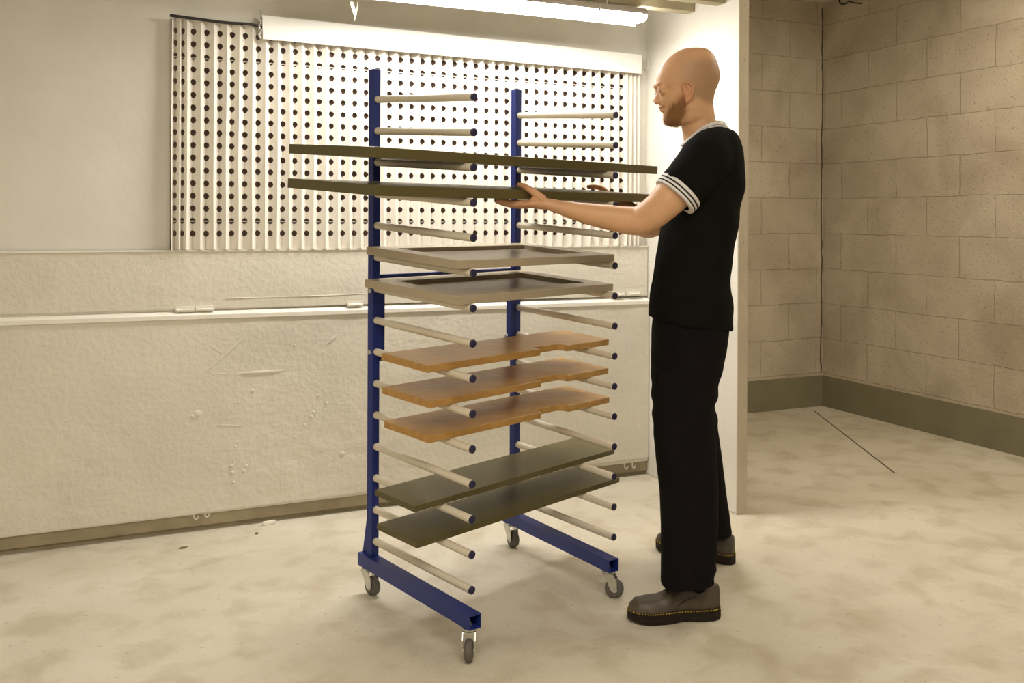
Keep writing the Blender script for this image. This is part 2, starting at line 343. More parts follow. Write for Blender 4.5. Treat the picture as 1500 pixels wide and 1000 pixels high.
# cable along the filter top and the little chain at the board's left end
pts = [bp(x, y, 1, Yw-.05) for x, y in ((249, 22.5), (290, 28), (330, 33), (362, 35), (374, 37), (384, 40))]
tag(MB().tube(pts, .006, 8, sub=4).build('black_cable', BLACK, org=pts[0], smooth=True), 'black cable running along the top left edge of the filter', 'cable')
ch = MB(); pc = [bp(381+1.5*math.sin(i*1.7), 17+i*3.4, 1, Yw-.055) for i in range(12)]
for i, p in enumerate(pc): ch.ell(p, (.005, 0, 0), (0, .003, 0), (0, 0, .0065), 8, 6)
tag(ch.build('hook_chain', ZINC, org=pc[0], smooth=True), 'small chain hanging at the left end of the white board', 'chain')
# hanging cord ends near the strip light
pc = [bp(512, -60, 1, Yw-.30), bp(515, 0, 1, Yw-.30), bp(518, 14, 1, Yw-.30), bp(520, 24, 1, Yw-.30)]
cs = empty('hanging_cord', pc[3], 'short cord of white and dark wire dangling at the top edge above the board', 'cord')
MB().tube(pc, [.008, .0075, .006, .003], 8, sub=3).build('white_sleeve', CHALK, cs, smooth=True)
MB().tube([bp(x, y, 1, Yw-.305) for x, y in ((525, -60), (524, 0), (522, 18), (519, 31))], .0022, 6, sub=3).build('dark_wire', KICK, cs, smooth=True)

# ------------------------------------------------------------------ booth cabinet under the filter
yc = Yw-.045; xc0, xc1 = XL+.001, Xp-.004
zl0, zl1 = bp(250, 462, 1, yc).z, bp(945, 440, 1, yc).z
def zled(x): return zl0+(zl1-zl0)*(x-.335)/(2.51-.335)
CB = empty('booth_cabinet', (.9, yc, 0), 'wide cream oversprayed steel cabinet along the wall under the filter', 'cabinet')
def rough_panel(x0, x1, y, z0f, z1f, amp, seed, nx=170, nz=50, depth=.012):
    vs = []; fs = []
    for i in range(nx+1):
        x = x0+(x1-x0)*i/nx
        for j in range(nz+1):
            t = j/nz; zz = z0f(x)*(1-t)+z1f(x)*t
            e = min(1, min(i, nx-i)/2, min(j, nz-j)/2)
            dy = (noise.noise((x*7, zz*7, seed))*.6+noise.noise((x*22, zz*22, seed+3))*.5*max(0, .3+noise.noise((x*2, zz*2, seed+8))*1.6))*amp*e
            vs.append((x, y-dy, zz))
    for i in range(nx):
        for j in range(nz): a = i*(nz+1)+j; fs.append((a, a+nz+1, a+nz+2, a+1))
    m = MB().add(vs, fs)
    m.abox(x0, x1, y+.004, y+.004+depth, min(z0f(x0), z0f(x1))+.004, max(z1f(x0), z1f(x1))-.008); return m
lowz = lambda x: .075+.012*(x-.3)/2.2
pm = rough_panel(xc0, xc1, yc, lowz, lambda x: zled(x)-.018, .0042, 3)
# paint ridges and blobs standing on the panel, where the photo shows them
def onp(px, py, o=.0): 
    v = bp(px, py, 1, yc); v.y -= o; return v
for ln, r in (([(289, 551), (310, 537), (333, 517), (352, 500), (369, 484)], .0028), ([(303, 503), (318, 512), (328, 520)], .0022), ([(345, 547), (372, 546), (398, 544), (420, 542)], .0042), ([(290, 549), (320, 547), (345, 547)], .0016),
              ([(316, 622), (340, 623), (362, 625)], .002), ([(411, 676), (411, 700), (412, 728)], .0018), ([(370, 466), (420, 467), (480, 467)], .0015), ([(478, 505), (488, 496), (495, 488)], .004)):
    pm.tube([onp(*p) for p in ln], [(r*1.9*k, r*.75*k) for k in [.2]+[1]*(len(ln)-2)+[.2]], 9, up=(0, -1, 0), sub=4)
for px, py, r in ((290, 606, .016), (283, 610, .010), (370, 572, .009), (350, 589, .005), (339, 682, .009), (340, 692, .008), (342, 706, .006), (357, 690, .008), (361, 682, .006), (368, 675, .005), (342, 674, .004), (345, 654, .005), (432, 640, .007), (446, 622, .006), (456, 610, .007), (466, 579, .005), (501, 664, .012), (478, 590, .006), (460, 603, .005), (432, 505, .004)):
    p = onp(px, py); pm.ell(p, (r, 0, 0), (0, .0042, 0), (0, 0, r*.9), 12, 8)
pm.build('lower_panel', OVERSPRAY, CB)
MB().abox(xc0, xc1, yc+.016, Yw-.001, .02, .80).build('carcass', KICK, CB)
up = rough_panel(xc0, xc1, Yw-.030, lambda x: zled(x)+.022, lambda x: zb-.004, .003, 11, 150, 22)
up.tube([bp(x, y, 1, Yw-.030) for x, y in ((330, 437), (400, 435), (470, 433), (535, 430))], .002, 7, sub=3)
up.build('upper_panel', OVERSPRAY, CB)
lg = MB(); e0, e1 = xc0, xc1
lg.hexa([(e0, yc-.006, zled(e0)-.018), (e1, yc-.006, zled(e1)-.018), (e1, Yw-.012, zled(e1)-.018), (e0, Yw-.012, zled(e0)-.018)], [(e0, yc-.006, zled(e0)), (e1, yc-.006, zled(e1)), (e1, Yw-.012, zled(e1)+.018), (e0, Yw-.012, zled(e0)+.018)])
lg.build('ledge', LEDGE, CB, bevel=.002)
MB().abox(xc0, xc1, Yw-.034, Yw-.012, zb-.006, zb-.001).build('filter_rail', LEDGE, CB)
for px, py in ((271, 453), (300, 452), (520, 445), (905, 431), (928, 430)):
    p = bp(px, py, 1, Yw-.034); MB().abox(p.x-.035, p.x+.035, Yw-.040, Yw-.032, p.z-.010, p.z+.012).tube([(p.x-.03, Yw-.042, p.z-.002), (p.x+.03, Yw-.042, p.z-.002)], .004, 8).build('hinge', LEDGE, CB, bevel=.0)
MB().abox(xc0, xc1, Yw-.012, Yw-.001, 0, .10).build('toe_kick', KICK, CB)
for px, py in ((284, 757), (300, 754), (915, 684), (926, 683)):
    p = bp(px, py, 1, Yw-.03); MB().tube([(p.x, Yw-.03, p.z+.03), (p.x, Yw-.03, p.z+.003), (p.x+.006, Yw-.032, p.z-.008), (p.x+.014, Yw-.03, p.z-.006), (p.x+.018, Yw-.03, p.z+.004)], .0035, 7, sub=3).build('hook', CHALK, CB, smooth=True)

# ------------------------------------------------------------------ drying rack
S_ = 1.25/1.3; ph = math.radians(20.6861)
U = Vector((math.cos(ph), math.sin(ph), 0)); V = Vector((math.sin(ph), -math.cos(ph), 0))
O = Vector((.9342, 3.166, 0))*S_; RW, RL, RH0, RD, RE = .6945*S_, .4907*S_, .1898*S_, .1081*S_, -.0338*S_
TR = .0120
def armp(i, a, b): return O+U*RW*a+V*RL*b+UP*(RH0+(14-i)*RD+RE*b)
RK = empty('drying_rack', O, 'dark blue wheeled steel drying rack with cream support arms', 'rack')
PR = .0145      # half width of an upright
ZB0, ZB1 = .092, .133
tops = (bd(545, 101, proj(O)[2]).z, bd(758, 131, proj(O+U*RW)[2]).z)
for s, base in ((0, O), (1, O+U*RW)):
    c = base-V*(PR); zt_ = tops[s]; lean = V*(.012 if s else 0)
    m = MB(); B4 = [c-U*PR-V*PR, c+U*PR-V*PR, c+U*PR+V*PR, c-U*PR+V*PR]
    m.hexa([p+UP*ZB1 for p in B4], [p+UP*zt_ for p in B4])
    up_ = m.build('upright', BLUE, RK, bevel=.0022)
    # dark discs painting the shade in drilled holes on the left side face
    for py in ((361, 577) if s == 0 else ()):
        p = bd(541, py, proj(c)[2]); MB().lathe(c-U*(PR+.0002)+UP*p.z, -U, [(0, .0045), (.0012, .0045)], 12).build('hole_shade_disc', BLACK, up_)
    # base beam: hollow square section
    front = (bp(696, 921.5, 2, ZB0), bp(899, 837.5, 2, ZB0))[s]; f2 = Vector((front.x, front.y, 0))
    rear = c-V*.052; dirb = (f2-rear).normalized(); sdb = Vector((-dirb.y, dirb.x, 0)); hw = .0205; t_ = .0025
    zc_ = (ZB0+ZB1)/2; hz = (ZB1-ZB0)/2; ln = (f2-rear).length
    def ringb(at, k): return [rear+dirb*at+UP*zc_+sdb*x*(hw-k)+UP*y*(hz-k) for x, y in ((-1, -1), (1, -1), (1, 1), (-1, 1))]
    m = MB(); r0, r1, i1, i0 = ringb(0, 0), ringb(ln, 0), ringb(ln, t_), ringb(ln-.20, t_)
    m.add(r0+r1+i1+i0, [(0, 1, 2, 3)]+[(j, (j+1) % 4, 4+(j+1) % 4, 4+j) for j in range(4)]+[(4+j, 4+(j+1) % 4, 8+(j+1) % 4, 8+j) for j in range(4)]+[(8+j, 8+(j+1) % 4, 12+(j+1) % 4, 12+j) for j in range(4)]+[(12, 13, 14, 15)])
    bb = m.build('base_beam', BLUE, RK)
    MB().lathe(rear+dirb*(ln-.028)+UP*(ZB0+t_), UP, [(0, .009), (.006, .009), (.006, .005), (.012, .005)], 10).build('caster_nut', ZINC, bb)
    # gusset behind the upright
    g0 = c-V*PR
    MB().prism([g0+UP*ZB1-U*.0025, g0-V*.036+UP*ZB1-U*.0025, g0-V*.033+UP*(ZB1+.02)-U*.0025, g0+UP*(ZB1+.20)-U*.0025], U*.005).build('gusset', BLUE, RK)
    # casters
    for k, (at, yaw) in enumerate(((.035, (2.6 if s == 0 else 2.75)), (ln-.028, (-1.55 if s == 0 else -2.35)))):
        top = rear+dirb*at+UP*ZB0; hd = Vector((math.cos(yaw), math.sin(yaw), 0)) if k else -dirb*-1
        if k == 0: hd = (dirb*.97+sdb*.25*(1 if s == 0 else .3)).normalized()
        else: hd = ((dirb*.6-U*.55).normalized() if s == 0 else (dirb*.75+U*.62).normalized())
        ax = Vector((-hd.y, hd.x, 0)); WR = .0315; wc = Vector((top.x, top.y, WR+.0005))+hd*.020
        ck = MB(); ck.lathe(top-UP*.012, UP, [(0, .019), (.004, .021), (.009, .021), (.0115, .014)], 18)
        for sg in (-1, 1):
            e = ax*sg*.0165; ck.prism([top-UP*.010+e-hd*.017, top-UP*.010+e+hd*.017, top-UP*.030+e+hd*.029, wc+e+hd*.011-UP*.004, wc+e+hd*.002-UP*.010, wc+e-hd*.009-UP*.004, top-UP*.030+e-hd*.004], ax*sg*.0025)
        ck.box(top-UP*.0125, hd*.017, ax*.018, UP*.0025)
        cst = ck.build('caster', ZINC, RK, org=top, bevel=0)
        wh = MB().lathe(wc-ax*.0125, ax, [(0, .012), (0, .019), (.002, WR-.005), (.006, WR-.0005), (.0125, WR), (.019, WR-.0005), (.023, WR-.005), (.025, .019), (.025, .012)], 30)
        wh.build('wheel', RUBBER, cst, org=wc, smooth=True)
        MB().lathe(wc-ax*.0205, ax, [(0, .004), (.003, .006), (.038, .006), (.041, .004)], 10).build('axle_bolt', ZINC, cst, org=wc)
# brace frame bolted between the uprights
fl_, fr_ = proj(O)[2], proj(O+U*RW)[2]
zt0, zb0 = bd(545, 402, fl_).z, bd(545, 532, fl_).z
zt1, zb1 = bd(755, 393, fr_).z, bd(755, 500, fr_).z
zt_ = (zt0+zt1)/2; zb_ = (zb0+zb1)/2
BF = MB(); ins = PR+.011
for a, sg, za, zz_ in ((O+U*ins-V*PR, 1, zt_, zb_), (O+U*(RW-ins)-V*PR, -1, zt_, zb_)):
    BF.box(a+UP*(za+zz_)/2, U*.010, V*.013, UP*(za-zz_)/2)
BF.box(O+U*RW/2-V*PR+UP*(zt_-.006), U*(RW/2-PR-.001), V*.013, UP*.006)
BF.box(O+U*RW/2-V*PR+UP*(zb_+.010), U*(RW/2-PR-.001), V*.013, UP*.010)
BF.build('brace_frame', BLUE, RK)
for py in (425.5, 515.5):
    zz = bd(541, py, fl_).z; MB().lathe(O-V*PR-U*PR+UP*zz, -U, [(0, .0085), (.004, .0085), (.0055, .006), (.0055, .0042), (.009, .0038)], 12).build('bolt', ZINC, RK)
zz = bd(743, 490, fr_).z; MB().lathe(O+U*(RW-2*ins+.002)-V*PR+UP*zz, -U, [(0, .0085), (.004, .0085), (.0055, .006), (.0055, .004), (.009, .0036)], 12).build('bolt', ZINC, RK)
# thirty support arms, each with a dark end cap
AV = V*RL+UP*RE; AL = AV.length; AD = AV.normalized()
proto = None
for s in (0, 1):
    for i in range(15):
        root = armp(i, s, 0)
        if proto is None:
            pa = MB().lathe(root-AD*.0, AD, [(0, TR), (.004, TR), (AL-.012, TR), (AL-.006, TR*.98)], 20).build('support_arm', TUBE, RK, org=root, smooth=True)
            pc_ = MB().lathe(root+AD*(AL-.0075), AD, [(0, TR*.9), (.001, TR*1.0), (.006, TR*1.0), (.0075, TR*.85)], 20).build('end_cap', CAP, pa, org=root+AD*AL)
            proto = (pa, pc_)
        else:
            a = proto[0].copy(); c = proto[1].copy(); COL.objects.link(a); COL.objects.link(c)
            a.location = root-O; ORG[a.name] = root; c.parent = a

# ------------------------------------------------------------------ boards on the rack
def surf(i, a, b, off=0.0): return armp(i, a, b)+UP*(TR+.0006+off)
def solve(px, py, i, off=TR):
    a = b = .5
    for _ in range(40):
        def f(a, b): q = proj(armp(i, a, b)+UP*off); return q[0], q[1]
        p = f(a, b); pa = f(a+1e-4, b); pb = f(a, b+1e-4)
        J = ((pa[0]-p[0])*1e4, (pb[0]-p[0])*1e4, (pa[1]-p[1])*1e4, (pb[1]-p[1])*1e4); rx_, ry_ = px-p[0], py-p[1]
        dt = J[0]*J[3]-J[1]*J[2]; da = (rx_*J[3]-J[1]*ry_)/dt; db = (J[0]*ry_-rx_*J[2])/dt
        a += max(-.5, min(.5, da)); b += max(-.5, min(.5, db))
    return a, b
NRM = lambda i: (surf(i, 1, 0)-surf(i, 0, 0)).cross(surf(i, 0, 0)-surf(i, 0, 1)).normalized()*1.0
def board_frame(i, near, left, right):
    n_, l_, r_ = (surf(i, *p) for p in (near, left, right))
    e1 = r_-n_; e2 = l_-n_; n = e1.cross(e2).normalized()
    if n.z < 0: n = -n
    e2 = e2-e1*(e2.dot(e1)/e1.length_squared)*.9      # nearly square corner
    return n_, e1, e2, n
# beige shaker doors
for i, near, left, right, lab in ((5, (-.081, .975), (-.036, .035), (1.018, .962), 'beige recessed-panel cabinet door lying on the rack, the upper of two beige ones'), (6, (-.088, .985), (-.062, .062), (1.035, .93), 'beige recessed-panel cabinet door lying on the rack, the lower of two beige ones')):
    p0, e1, e2, n = board_frame(i, near, left, right); l1, l2 = e1.length, e2.length; u1, u2 = e1/l1, e2/l2; T = .025; rec = .014; bw = .072
    D = empty('cabinet_door', p0+e1*.5+e2*.5, lab, 'cabinet door', 'beige cabinet doors')
    def pt(a, b, h): return p0+u1*a+u2*b+n*h
    fr = MB()
    for q in (((0, 0), (l1, 0), (l1-bw, bw), (bw, bw)), ((l1, 0), (l1, l2), (l1-bw, l2-bw), (l1-bw, bw)), ((l1, l2), (0, l2), (bw, l2-bw), (l1-bw, l2-bw)), ((0, l2), (0, 0), (bw, bw), (bw, l2-bw))):
        fr.prism([pt(a, b, 0) for a, b in q], n*T)
    fr.build('door_frame', BEIGE, D, bevel=.0008, seg=1)
    MB().prism([pt(a, b, .002) for a, b in ((bw-.003, bw-.003), (l1-bw+.003, bw-.003), (l1-bw+.003, l2-bw+.003), (bw-.003, l2-bw+.003))], n*(T-rec-.002)).build('centre_panel', BEIGE, D)
# notched oak boards
for i, near, left, right, pos in ((8, (-.153, .81), (-.150, .348), (1.143, .772), 'top'), (9, (-.146, .821), (-.143, .352), (1.146, .766), 'middle'), (10, (-.144, .811), (-.146, .366), (1.147, .775), 'bottom')):
    p0, e1, e2, n = board_frame(i, near, left, right); l1, l2 = e1.length, e2.length; u1, u2 = e1/l1, e2/l2; T = .0215
    k0, k1, dp, rr_ = l1*.575, l1*.735, .034, .03
    out = [(0, 0), (k0, 0), (k0, dp)]+[(k1-rr_+rr_*math.sin(t), dp-rr_*.9+rr_*.9*math.cos(t)) for t in [math.pi/2*k/6 for k in range(7)]]+[(k1, 0), (l1, 0), (l1, l2), (0, l2)]
    m = MB().prism([p0+u1*a+u2*b for a, b in out], n*T)
    tag(m.build('wooden_board', WOOD, org=p0+e1*.5+e2*.5, bevel=.0012, seg=1), 'honey brown wooden board with a notched edge, the %s one of three on the rack' % pos, 'wooden board', 'notched wooden boards')
# olive panels low on the rack
for i, near, left, right, lab in ((12, (-.181, .741), (-.189, .344), (1.267, .690), 'narrow olive green panel near the foot of the rack, resting just above another'), (13, (-.178, .759), (-.178, .355), (1.291, .715), 'narrow olive green panel lowest on the rack, above the base beams')):
    p0, e1, e2, n = board_frame(i, near, left, right)
    tag(MB().prism([p0, p0+e1, p0+e1+e2, p0+e2], n*.0185).build('olive_panel', OLIVE, org=p0+e1*.5+e2*.5, bevel=.0015), lab, 'panel', 'narrow olive panels')
# large olive panels at eye level
BIG = {}
for i, a0, a2, bf, bb, lab in ((2, -.506, 1.422, .93, .012, 'large dark olive panel across the rack above the one the man holds'), (3, -.516, 1.365, .95, .02, 'large dark olive panel gripped by the bald man in black')):
    T = .0295; off = UP*0
    q = [surf(i, a0, bf), surf(i, a2, bf), surf(i, a2, bb), surf(i, a0, bb)]; n = (q[1]-q[0]).cross(q[3]-q[0]).normalized()
    BIG[i] = (q, n, T)
    tag(MB().prism(q, n*T).build('olive_panel', OLIVE, org=(q[0]+q[2])/2, bevel=.0015), lab, 'panel', 'large olive panels')

# ------------------------------------------------------------------ the man
DB = 3.10
SEG = 40
def ringpx(py, xf, xb_, dep, hd, nexp=2.2, kf=0.0, dpy=0.0, k=SEG):
    """ring in the plane facing the viewer: front/back in pixels, half depth in metres"""
    out = []
    for j in range(k):
        t = 2*math.pi*j/k; c, s = math.cos(t), math.sin(t)
        cc = math.copysign(abs(c)**(2/nexp), c); ss = math.copysign(abs(s)**(2/nexp), s)
        x = (xf+xb_)/2+cc*(xb_-xf)/2; sd_ = hd*ss*(1-kf*max(0, -cc))
        # pixel extents are at depth dep; move off-centre points straight back in space
        base = bd(x, py+dpy*cc, dep); out.append(base+FW*sd_)
    return out
def spline_rings(rows, sub=3):
    n = len(rows); out = []
    for i in range(n-1):
        p0, p1, p2, p3 = rows[max(i-1, 0)], rows[i], rows[i+1], rows[min(i+2, n-1)]
        for q in range(sub):
            t = q/sub; out.append(tuple(.5*((2*b)+(c-a)*t+(2*a-5*b+4*c-d)*t*t+(3*b-a-3*c+d)*t**3) for a, b, c, d in zip(p0, p1, p2, p3)))
    out.append(rows[-1]); return out
def remesh(mb, voxel, smooth_it, fac=.5):
    me = bpy.data.meshes.new('tmp'); me.from_pydata([tuple(p) for p in mb.v], [], mb.f)
    bm = bmesh.new(); bm.from_mesh(me); bmesh.ops.recalc_face_normals(bm, faces=bm.faces); bm.to_mesh(me); bm.free()
    o = bpy.data.objects.new('tmp', me); COL.objects.link(o)
    r = o.modifiers.new('r', 'REMESH'); r.mode = 'VOXEL'; r.voxel_size = voxel
    if smooth_it: s = o.modifiers.new('s', 'SMOOTH'); s.factor = fac; s.iterations = smooth_it
    dg = bpy.context.evaluated_depsgraph_get(); out = bpy.data.meshes.new_from_object(o.evaluated_get(dg))
    bpy.data.objects.remove(o); bpy.data.meshes.remove(me)
    return out
def finish(name, me, m, parent, fn=None):
    o_ = ORG[parent.name]
    if fn:
        nr = [v.normal.copy() for v in me.vertices]
        for v, n in zip(me.vertices, nr): v.co = v.co+n*fn(v.co, n)
    for v in me.vertices: v.co = v.co-o_
    me.materials.clear(); me.materials.append(m)
    for p in me.polygons: p.use_smooth = True
    me.name = name
    return link(bpy.data.objects.new(name, me), parent, o_)

foot_mid = (bp(990, 905, 2, 0)+bp(1020, 815, 2, 0))/2
MAN = empty('person', foot_mid, 'bald bearded person in black polo shirt and trousers holding an olive panel', 'person')

# --- body -------------------------------------------------------------------
B = MB()
HZ = lambda zx, zy: (930+zx/5.5556, 50+zy/5.5556)
head_rows = [(118, 440, 530, .016, .0), (124, 395, 572, .036, .0), (136, 356, 598, .050, .02), (156, 320, 622, .061, .05), (190, 272, 648, .0700, .08), (250, 217, 671, .0765, .10), (310, 187, 686, .079, .12), (350, 176, 689, .079, .14),
             (385, 173, 683, .0787, .16), (412, 177, 674, .078, .18), (438, 183, 663, .0765, .20), (470, 188, 651, .0745, .22), (515, 191, 641, .0725, .24), (555, 195, 636, .0705, .26), (585, 203, 635, .069, .28), (606, 214, 636, .068, .30), (632, 223, 638, .067, .32),
             (662, 230, 643, .0655, .34), (692, 230, 648, .0635, .36), (714, 236, 640, .0585, .38), (728, 256, 620, .0550, .38), (738, 292, 600, .0490, .34), (744, 340, 560, .036, .2)]
DH = 3.10
rings = []
for zy, fx, bx, hw, kf in spline_rings(head_rows, 2):
    xf, py = HZ(fx, zy); xb_, _ = HZ(bx, zy)
    rg = ringpx(py, xf, xb_, DH, hw, 2.15, kf, 0, 56)
    for j, p in enumerate(rg):      # eye sockets and temples
        dd = (p-CAM).dot(FW)-DH; x_ = (proj(p)[0]-930)*5.5556
        if x_ < 330:
            g = math.exp(-((abs(dd)-.031)/.016)**2)*math.exp(-((zy-452)/20)**2)*.009
            p = p+RT*g
        rg[j] = p
    rings.append(rg)
B.loft(rings)
# neck
def neckc(zx, zy): return bd(*HZ(zx, zy), DH)
B.tube([neckc(500, 540), neckc(508, 640), neckc(520, 740), neckc(545, 830), neckc(562, 900)], [(.056, .052), (.057, .054), (.058, .056), (.062, .060), (.075, .07)], 28, up=RT, sub=4)
def pair(zx, zy, o, sg): return bd(*HZ(zx, zy), DH-o)+(FW*2*o if sg > 0 else FW*0)
# nose, brow, lips, lids
nr = [(436, 182, .007), (470, 177, .008), (500, 168, .010), (522, 157, .0125), (540, 147, .0135), (552, 149, .014), (562, 165, .0135), (569, 186, .011)]
B.loft([[bd(*HZ(fx+(230-fx)*(.5-.5*math.cos(t)), zy), DH)+FW*(hw*math.sin(t)*(.75+.35*(.5-.5*math.cos(t)))) for t in [2*math.pi*k/18 for k in range(18)]] for zy, fx, hw in spline_rings(nr, 2)])
for sg in (-1, 1):
    B.ell(pair(186, 551, .0115, sg), RT*.0085, FW*.006, UP*.0075)
    B.ell(pair(192, 410, .026, sg), RT*.0100, FW*.022, UP*.0060)
    B.ell(pair(222, 440, .031, sg), RT*.0138, FW*.0138, UP*.0118)
    B.ell(pair(228, 472, .031, sg), RT*.0115, FW*.0145, UP*.0085)
B.ell(bd(*HZ(208, 597), DH), RT*.0065, FW*.018, UP*.0045); B.ell(bd(*HZ(219, 622), DH), RT*.0065, FW*.017, UP*.005)
# ears
for sg in (-1, 1):
    def E(zx, zy, o): 
        return pair(zx, zy, .0725+o, sg)
    B.ell(E(428, 465, .004), RT*.0145+FW*sg*.006, FW*sg*.004, UP*.029-RT*.002, 18, 12)
    B.tube([E(398, 462, -.001), E(388, 425, .002), E(400, 399, .007), E(428, 391, .012), E(457, 405, .016), E(472, 440, .018), E(470, 482, .017), E(455, 515, .013), E(438, 540, .008), E(420, 551, .004), E(406, 530, .001)], [.003, .0042, .0046, .0048, .0048, .0046, .0044, .0044, .005, .0055, .003], 10, sub=3)
    B.ell(E(402, 478, .004), RT*.0035, FW*.003, UP*.006)
    B.tube([E(420, 420, .008), E(440, 440, .010), E(446, 475, .010), E(434, 505, .007)], .0028, 8, sub=3)
# torso and legs under the clothes
tor = [(205, 1012, 1066, 3.10, .085), (222, 1000, 1073, 3.10, .155), (245, 993, 1078, 3.10, .172), (300, 984, 1075, 3.10, .165), (364, 974, 1066, 3.10, .145), (405, 966, 1060, 3.10, .142), (450, 962, 1062, 3.11, .150), (500, 964, 1058, 3.12, .155), (545, 966, 1052, 3.13, .150)]
B.loft([ringpx(*r, 2.3) for r in spline_rings(tor, 3)])
legn = [(520, 968, 1042, 3.05, .066), (600, 966, 1036, 3.03, .070), (680, 970, 1040, 3.01, .060), (760, 980, 1040, 2.99, .052), (840, 1004, 1034, 2.98, .026), (872, 1008, 1032, 2.985, .018)]
legf = [(520, 976, 1034, 3.18, .060), (600, 980, 1034, 3.245, .064), (680, 988, 1044, 3.35, .058), (740, 1000, 1056, 3.42, .052), (770, 1030, 1056, 3.485, .026), (798, 1034, 1054, 3.49, .018)]
for lg_ in (legn, legf): B.loft([ringpx(*r, 2.1) for r in spline_rings(lg_, 3)])
# near (left) arm and hand under the front edge of the panel
q3, n3, T3 = BIG[3]
def edge_at(px, A, Bp):
    lo, hi = 0., 1.
    for _ in range(50):
        mid = (lo+hi)/2
        if (proj(A.lerp(Bp, mid))[0] < px) == (proj(A)[0] < proj(Bp)[0]): lo = mid
        else: hi = mid
    return A.lerp(Bp, (lo+hi)/2)
ed = edge_at(768, q3[0], q3[1]); de = (ed-CAM).dot(FW)
ush = bd(1036, 240, 2.96)
B.tube([bd(1036, 238, 2.97), bd(1010, 262, 2.935), bd(985, 286, 2.92), bd(962, 308, 2.93), bd(940, 322, 2.95), bd(922, 323, 2.96), bd(895, 319, 2.965), bd(868, 314.5, 2.97), bd(838, 308, 2.98), bd(815, 302, de-.004), bd(800, 298.5, de+.002)],
       [(.062, .062), (.058, .058), (.053, .055), (.049, .050), (.046, .0465), (.044, .0435), (.042, .0400), (.038, .0350), (.031, .0275), (.0285, .0205), (.030, .0185)], 28, up=UP, sub=4)
# palm
B.tube([bd(806, 299.5, de+.004), bd(792, 298.2, de+.012), bd(778, 298.8, de+.022), bd(766, 300.2, de+.030)], [(.030, .0185), (.037, .0185), (.043, .0135), (.042, .0095)], 22, up=UP, sub=3)
B.ell(bd(788, 291, de-.012), RT*.026+UP*.004, FW*.013, UP*.0125)
B.tube([bd(797, 293, de-.012), bd(786, 284.5, de-.017), bd(776, 277.5, de-.010), bd(767, 272.5, de+.006), bd(758, 270.2, de+.022)], [.0135, .0125, .0108, .0098, .0072], 14, sub=4)
for k, (dd, ln_, r) in enumerate(((.002, 1.0, .0112), (.024, 1.06, .0106), (.047, .98, .0096), (.067, .78, .0084))):
    x0_, y0_ = 776-k*.8, 299.0+k*.8; dn = (0, 1.8, 2.8, 2.4)[k]
    pts = [bd(x0_, y0_, de+dd), bd(x0_-18*ln_, 298.2+dn, de+dd+.004), bd(x0_-33*ln_, 296.4+dn*.8, de+dd+.008), bd(x0_-46*ln_, 293.8+dn*.3, de+dd+.012)]
    B.tube(pts, [r*1.12, r*1.05, r*.95, r*.72], 14, sub=3)
# far (right) arm and hand on the panel's right end
er = edge_at(872, q3[1], q3[2]); dr = (er-CAM).dot(FW)
B.tube([bd(1034, 240, 3.24), bd(1000, 280, 3.28), bd(970, 316, 3.33), bd(950, 330, 3.36), bd(936, 322, dr-.21), bd(922, 310, dr-.14), bd(906, 299, dr-.06), bd(897, 294.5, dr-.02)],
       [.060, .054, .049, .046, .043, .037, (.031, .026), (.029, .020)], 24, up=UP, sub=4)
B.tube([bd(900, 294.5, dr-.03), bd(890, 292.5, dr-.005), bd(880, 292.0, dr+.006)], [(.030, .018), (.038, .017), (.040, .011)], 20, up=UP, sub=3)
B.tube([bd(893, 286, dr+.03), bd(884, 277.5, dr+.03), bd(873, 273.6, dr+.024), bd(860, 273.6, dr+.012)], [.013, .0115, .0100, .0080], 12, sub=4)
for k, (dd, ln_, r) in enumerate(((.030, 1.0, .0088), (.010, 1.08, .0090), (-.010, 1.0, .0086), (-.029, .8, .0076))):
    B.tube([bd(884, 293.5, dr+dd), bd(884-14*ln_, 294.6, dr+dd), bd(884-26*ln_, 294.2, dr+dd), bd(884-38*ln_, 293.2, dr+dd)], [r*1.1, r, r*.92, r*.7], 12, sub=3)
me = remesh(B, .0028, 4, .5)
# complexion: shaved-hair shade, beard base, ears, lips
ca = me.color_attributes.new('complexion', 'FLOAT_COLOR', 'POINT')
def sst(a, b, x): t = max(0, min(1, (x-a)/(b-a))); return t*t*(3-2*t)
def beard_mask(zx, zy, jit=0):
    zx += jit*30; zy += jit*30
    if zy < 400 or zy > 765 or zx > 470: return 0
    edge = [(400, 425), (382, 485), (345, 525), (305, 548), (272, 580), (250, 622), (225, 655), (150, 668)]   # cheek line
    top = 418
    for (xa_, ya_), (xb_, yb_) in zip(edge, edge[1:]):
        if xb_ <= zx <= xa_: top = ya_+(yb_-ya_)*(xa_-zx)/(xa_-xb_); break
    else: top = 418 if zx > 400 else 660
    rear = 400+28*sst(480, 590, zy)-52*sst(600, 730, zy)
    m_ = sst(top-50, top+85, zy)*sst(rear+34, rear-40, zx)*sst(760, 735, zy)
    return max(m_, .45*sst(20, 6, abs(zy-583))*sst(20, 8, abs(zx-218)))
hb = []
